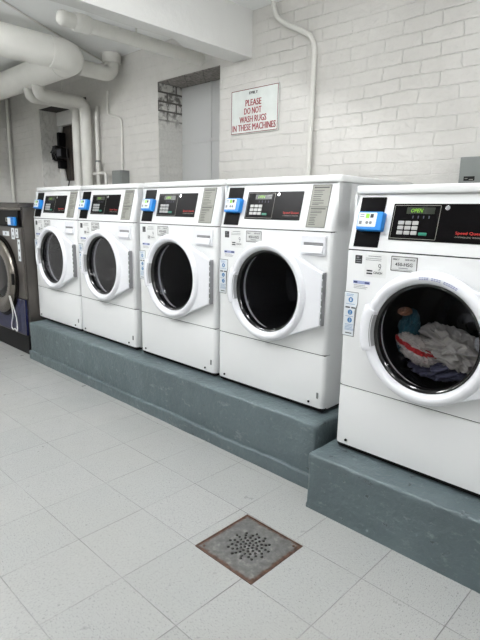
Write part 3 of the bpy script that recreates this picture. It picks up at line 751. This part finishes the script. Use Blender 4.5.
w1 = make_washer()
wash = [w1]
for i in range(4): wash.append(copy_tree(w1))
spec = [(-2.692, .8049, H1P, 'white front-load washing machine, farthest of the row, beside the dark grey washer'),
        (-1.934, .8049, H1P, 'white front-load washing machine, second from the dark grey washer, below the small junction box'),
        (-1.1335, .8049, H1P, 'white front-load washing machine, the middle of five, standing below the wall recess'),
        (-.3668, .8049, H1P, 'white front-load washing machine at the right end of the long plinth, its side showing'),
        (.5373, .6732, H2P, 'white front-load washing machine in the foreground with laundry in its drum')]
for o, (x, y, z, lb) in zip(wash, spec):
    o.location = (x, y, z); o['label'] = lb; o['group'] = 'white washing machines in a row'

# laundry in the nearest drum --------------------------------------------------------
def garment(name, label, cat, loc, size, m, seed, rot=(0, 0, 0), rough=.5):
    bm = bmesh.new(); bmesh.ops.create_icosphere(bm, subdivisions=6, radius=1)
    R = Matrix.Rotation(rot[2], 3, 'Z') @ Matrix.Rotation(rot[1], 3, 'Y') @ Matrix.Rotation(rot[0], 3, 'X')
    for v in bm.verts:
        p = v.co.copy(); s = Vector((seed*7.3, seed*3.1, seed))
        wv = Vector((noise.noise(p*1.3+s), noise.noise(p*1.3+s*2), noise.noise(p*1.3+s*3)))*.5
        f = 1-abs(noise.noise((p+wv)*2.2+s))*1.3
        f2 = 1-abs(noise.noise((p+wv)*5+s))*1.2
        k = 1+rough*(f-.75)+rough*.35*(f2-.75)
        q = p*k; q = Vector((q.x*size[0], q.y*size[1], q.z*size[2])); v.co = R @ q
    o = obj(name, bm, m, smooth=True, angle=180); o.location = loc
    return tag(o, label, cat)
zc = H2P+CZZ; xc = .5373+CX
garment('shirt', 'crumpled grey-white shirt filling the lower right of the nearest drum', 'clothing', (xc+.015, .885, zc-.075), (.155, .085, .07), cloth_mat('grey_white_cotton', (222, 218, 208)), 1, (0, .3, 0), .75)
garment('towel', 'pale cloth with a red stripe lying at the lower left of the nearest drum', 'clothing', (xc-.10, .80, zc-.085), (.085, .05, .045), cloth_mat('striped_cotton', (214, 206, 196), (190, 30, 34)), 2, (0, .55, 0), .6)
garment('sock', 'teal knitted garment pressed upright at the left of the nearest drum', 'clothing', (xc-.158, .84, zc-.03), (.042, .05, .095), cloth_mat('teal_knit', (40, 96, 108)), 3, (0, .1, 0), .4)
garment('sock', 'small tan sock above the teal garment in the nearest drum', 'clothing', (xc-.165, .81, zc+.062), (.028, .03, .017), cloth_mat('tan_knit', (176, 124, 92)), 4, (0, .0, 0), .4)
garment('cloth', 'small crumpled white cloth high at the right of the nearest drum', 'clothing', (xc+.155, .84, zc-.02), (.032, .04, .035), cloth_mat('white_cotton', (206, 208, 208)), 5, (0, .4, 0), .7)
garment('cloth', 'dark bluish cloth at the bottom of the nearest drum', 'clothing', (xc-.03, .90, zc-.17), (.12, .10, .045), cloth_mat('lilac_cotton', (110, 112, 140)), 6, (0, 0, 0), .6)

# ------------------------------------------------------------------ dark washer at far left
BWX, BWY, BW, BH = -3.70, .70, 1.0, 1.335
t = thing('washing_machine', 'large dark gunmetal washing machine standing on the floor at the left edge', 'washing machine', (BWX, BWY, 0))
bm = bmesh.new(); box(bm, 0, BW, .02, .74, .17, 1.295, bev=.006); obj('cabinet', bm, GUN, t)
bm = bmesh.new(); box(bm, .004, BW-.004, -.0, .02, .50, 1.128, bev=.006); obj('front_panel', bm, GUN, t)
bm = bmesh.new(); box(bm, .008, BW-.004, .0, .74, 0, .166, bev=.004); obj('base', bm, BLACKM, t)
lp = obj('lower_panel', B(.004, BW-.03, -.003, .02, .172, .496, bev=.004), BLUEREFL, t)
obj('panel_edging', flat([rrect(.004, BW-.03, .172, .496, .01), rrect(.010, BW-.036, .178, .490, .008)], .002, FRONT, .003), GUNR, lp)
bm = bmesh.new(); prism(bm, [(-.012, 1.297), (-.012, 1.318), (.0, 1.335), (.745, 1.335), (.745, 1.297)], -.003, BW+.003, Matrix(((0,0,1,0),(1,0,0,0),(0,1,0,0),(0,0,0,1))), .004); obj('lid', bm, GUN, t)
bm = bmesh.new(); box(bm, .002, BW-.002, .003, .02, 1.272, 1.296, bev=.002); obj('console_rail', bm, GUNR, t)
cp = obj('control_panel', B(.01, BW-.035, -.006, .02, 1.130, 1.270, bev=.003), BLACKP, t)
obj('blue_label', flat([rrect(.80, .93, 1.140, 1.212, .004)], .025, FRONT, .006, .004, 2), BLUE, cp)
obj('label_face', flat([rrect(.802, .865, 1.146, 1.206, .004)], .001, FRONT, .0308), LABELW, cp)
obj('small_display', flat([rrect(.70, .755, 1.170, 1.205, .003), rrect(.715, .74, 1.178, 1.197, .002)], .001, FRONT, .006), LABELG, cp)
def sticker(x0, x1, z0, z1, k):
    s_ = obj('sticker', flat([rrect(x0, x1, z0, z1, .003)], .001, FRONT, .0), LABELW, t)
    bm = bmesh.new()
    for i in range(k):
        z = z0+(z1-z0)*(i+.5)/k; cyl(bm, min(.012, (z1-z0)/k*.3), .001, .0014, FRONT @ Matrix.Translation(((x0+x1)/2, z, 0)), 12)
    obj('sticker_print', bm, INKG, s_)
sticker(.79, .855, 1.02, 1.118, 2); sticker(.875, .93, 1.035, 1.115, 2); sticker(.60, .74, 1.045, 1.085, 1); sticker(.905, .955, .835, 1.022, 3)
DCX, DCZ, MRB = .50, .67, None
MRB = FRONT @ Matrix.Translation((DCX, DCZ, 0))
bm = bmesh.new(); lathe(bm, [(.0, 0), (.375, 0), (.375, .004), (0.0, .004)], MRB, 72); obj('door_surround', bm, BLACKP, t, True)
dd_b = bmesh.new(); lathe(dd_b, [(.345, .006), (.350, .02), (.345, .036), (.33, .046), (.29, .05), (.235, .044), (.205, .03), (.198, .006)], MRB, 80, True)
dd = obj('door', dd_b, GUNR, t, True, 45)
bm = bmesh.new(); lathe(bm, [(0, .035), (.1, .032), (.17, .024), (.20, .014), (.20, .006), (0, .006)], MRB, 64); obj('door_glass', bm, simple('black_glass', (14, 15, 18), .08), dd, True)
bm = bmesh.new(); box(bm, .333, .362, -.05, .05, .03, .05, MRB, .005); obj('latch', bm, BLACKM, dd)
tag(obj('cord', T_([(-2.90, .635, .52), (-2.91, .655, .42), (-2.935, .67, .33), (-3.0, .68, .26), (-3.02, .683, .205), (-2.985, .683, .185), (-2.94, .682, .21), (-2.89, .68, .18), (-2.875, .68, .25), (-2.885, .675, .34), (-2.885, .655, .43), (-2.88, .635, .52)], .0048, bend=.03, n=10), CORDW, smooth=True), 'white looped cord hanging down the front of the dark grey washer', 'cord')

# ------------------------------------------------------------------ light fixtures
def fixture(label, x, y, energy, along='Y', L=1.2, size=.24):
    t = thing('ceiling_light', label, 'ceiling light', (x, y, CZ), 'strip lights on the ceiling', 0 if along == 'Y' else PI/2)
    obj('housing', B(-.10, .10, -L/2, L/2, -.045, -.001, bev=.006), simple('fixture_white', (230, 231, 230), .4), t)
    TUBE = simple('lamp_tube_%d' % energy, (255, 255, 250), .5, emit=(250, 251, 253), es=energy)
    for s in (-.06, .06):
        obj('lamp_tube', T_([(s, -L/2+.03, -.075), (s, L/2-.03, -.075)], .0165, n=12), TUBE, t, True)
# small blue instruction printed along the top of the nearest door's ring
dn = [c for c in bpy.data.objects if c.parent == wash[4] and c.name.startswith('door') and not c.name.startswith('door_')][0]
bm = bmesh.new(); MR5 = FRONT @ Matrix.Translation((CX, CZZ, 0))
for i in range(16):
    if i in (4, 9): continue
    Mq = MR5 @ Matrix.Rotation(math.radians(97-2.3*i), 4, 'Z')
    for rr in (.226, .2315): box(bm, rr, rr+.003, -.0036, .0036, .0546, .0556, Mq)
obj('door_notice', bm, simple('lilac_ink', (128, 134, 170), .5), dn)
fixture('fluorescent strip light on the ceiling, nearest the washer row', .45, .12, 34)
fixture('fluorescent strip light on the ceiling at the right of the room', 2.6, -.5, 34)
fixture('fluorescent strip light on the ceiling behind the camera position', 1.4, -2.2, 30)
fixture('fluorescent strip light on the ceiling between the beam and the lagged pipe', -1.62, -1.0, 95)
fixture('fluorescent strip light on the ceiling at the far left of the room', -3.7, -1.2, 34)

wd = bpy.data.worlds.new('World'); sc.world = wd; wd.use_nodes = True
wd.node_tree.nodes['Background'].inputs[0].default_value = (.8, .85, .9, 1); wd.node_tree.nodes['Background'].inputs[1].default_value = .3

# ------------------------------------------------------------------ camera
cam = bpy.data.cameras.new('camera'); co = bpy.data.objects.new('camera', cam); COL.objects.link(co)
yaw, pitch, roll = .7644, .20909, .018424
F = Vector((-math.sin(yaw)*math.cos(pitch), math.cos(yaw)*math.cos(pitch), -math.sin(pitch)))
Rv = F.cross(Vector((0, 0, 1))).normalized(); Uv = Rv.cross(F)
R2 = Rv*math.cos(roll)+Uv*math.sin(roll); U2 = Uv*math.cos(roll)-Rv*math.sin(roll)
M = Matrix((R2, U2, -F)).transposed().to_4x4(); M.translation = Vector((1.6969, -1.1704, 1.2889))
co.matrix_world = M
cam.sensor_fit = 'VERTICAL'; cam.sensor_height = 36; cam.lens = 508.246/640*36; cam.clip_start = .02
sc.camera = co
sc.view_settings.view_transform = 'Standard'; sc.view_settings.look = 'None'; sc.view_settings.gamma = 1
sc.view_settings.use_curve_mapping = False; sc.view_settings.exposure = 1.02
sc.cycles.max_bounces = 10; sc.cycles.diffuse_bounces = 5; sc.cycles.transparent_max_bounces = 12
sc.cycles.sample_clamp_indirect = 6
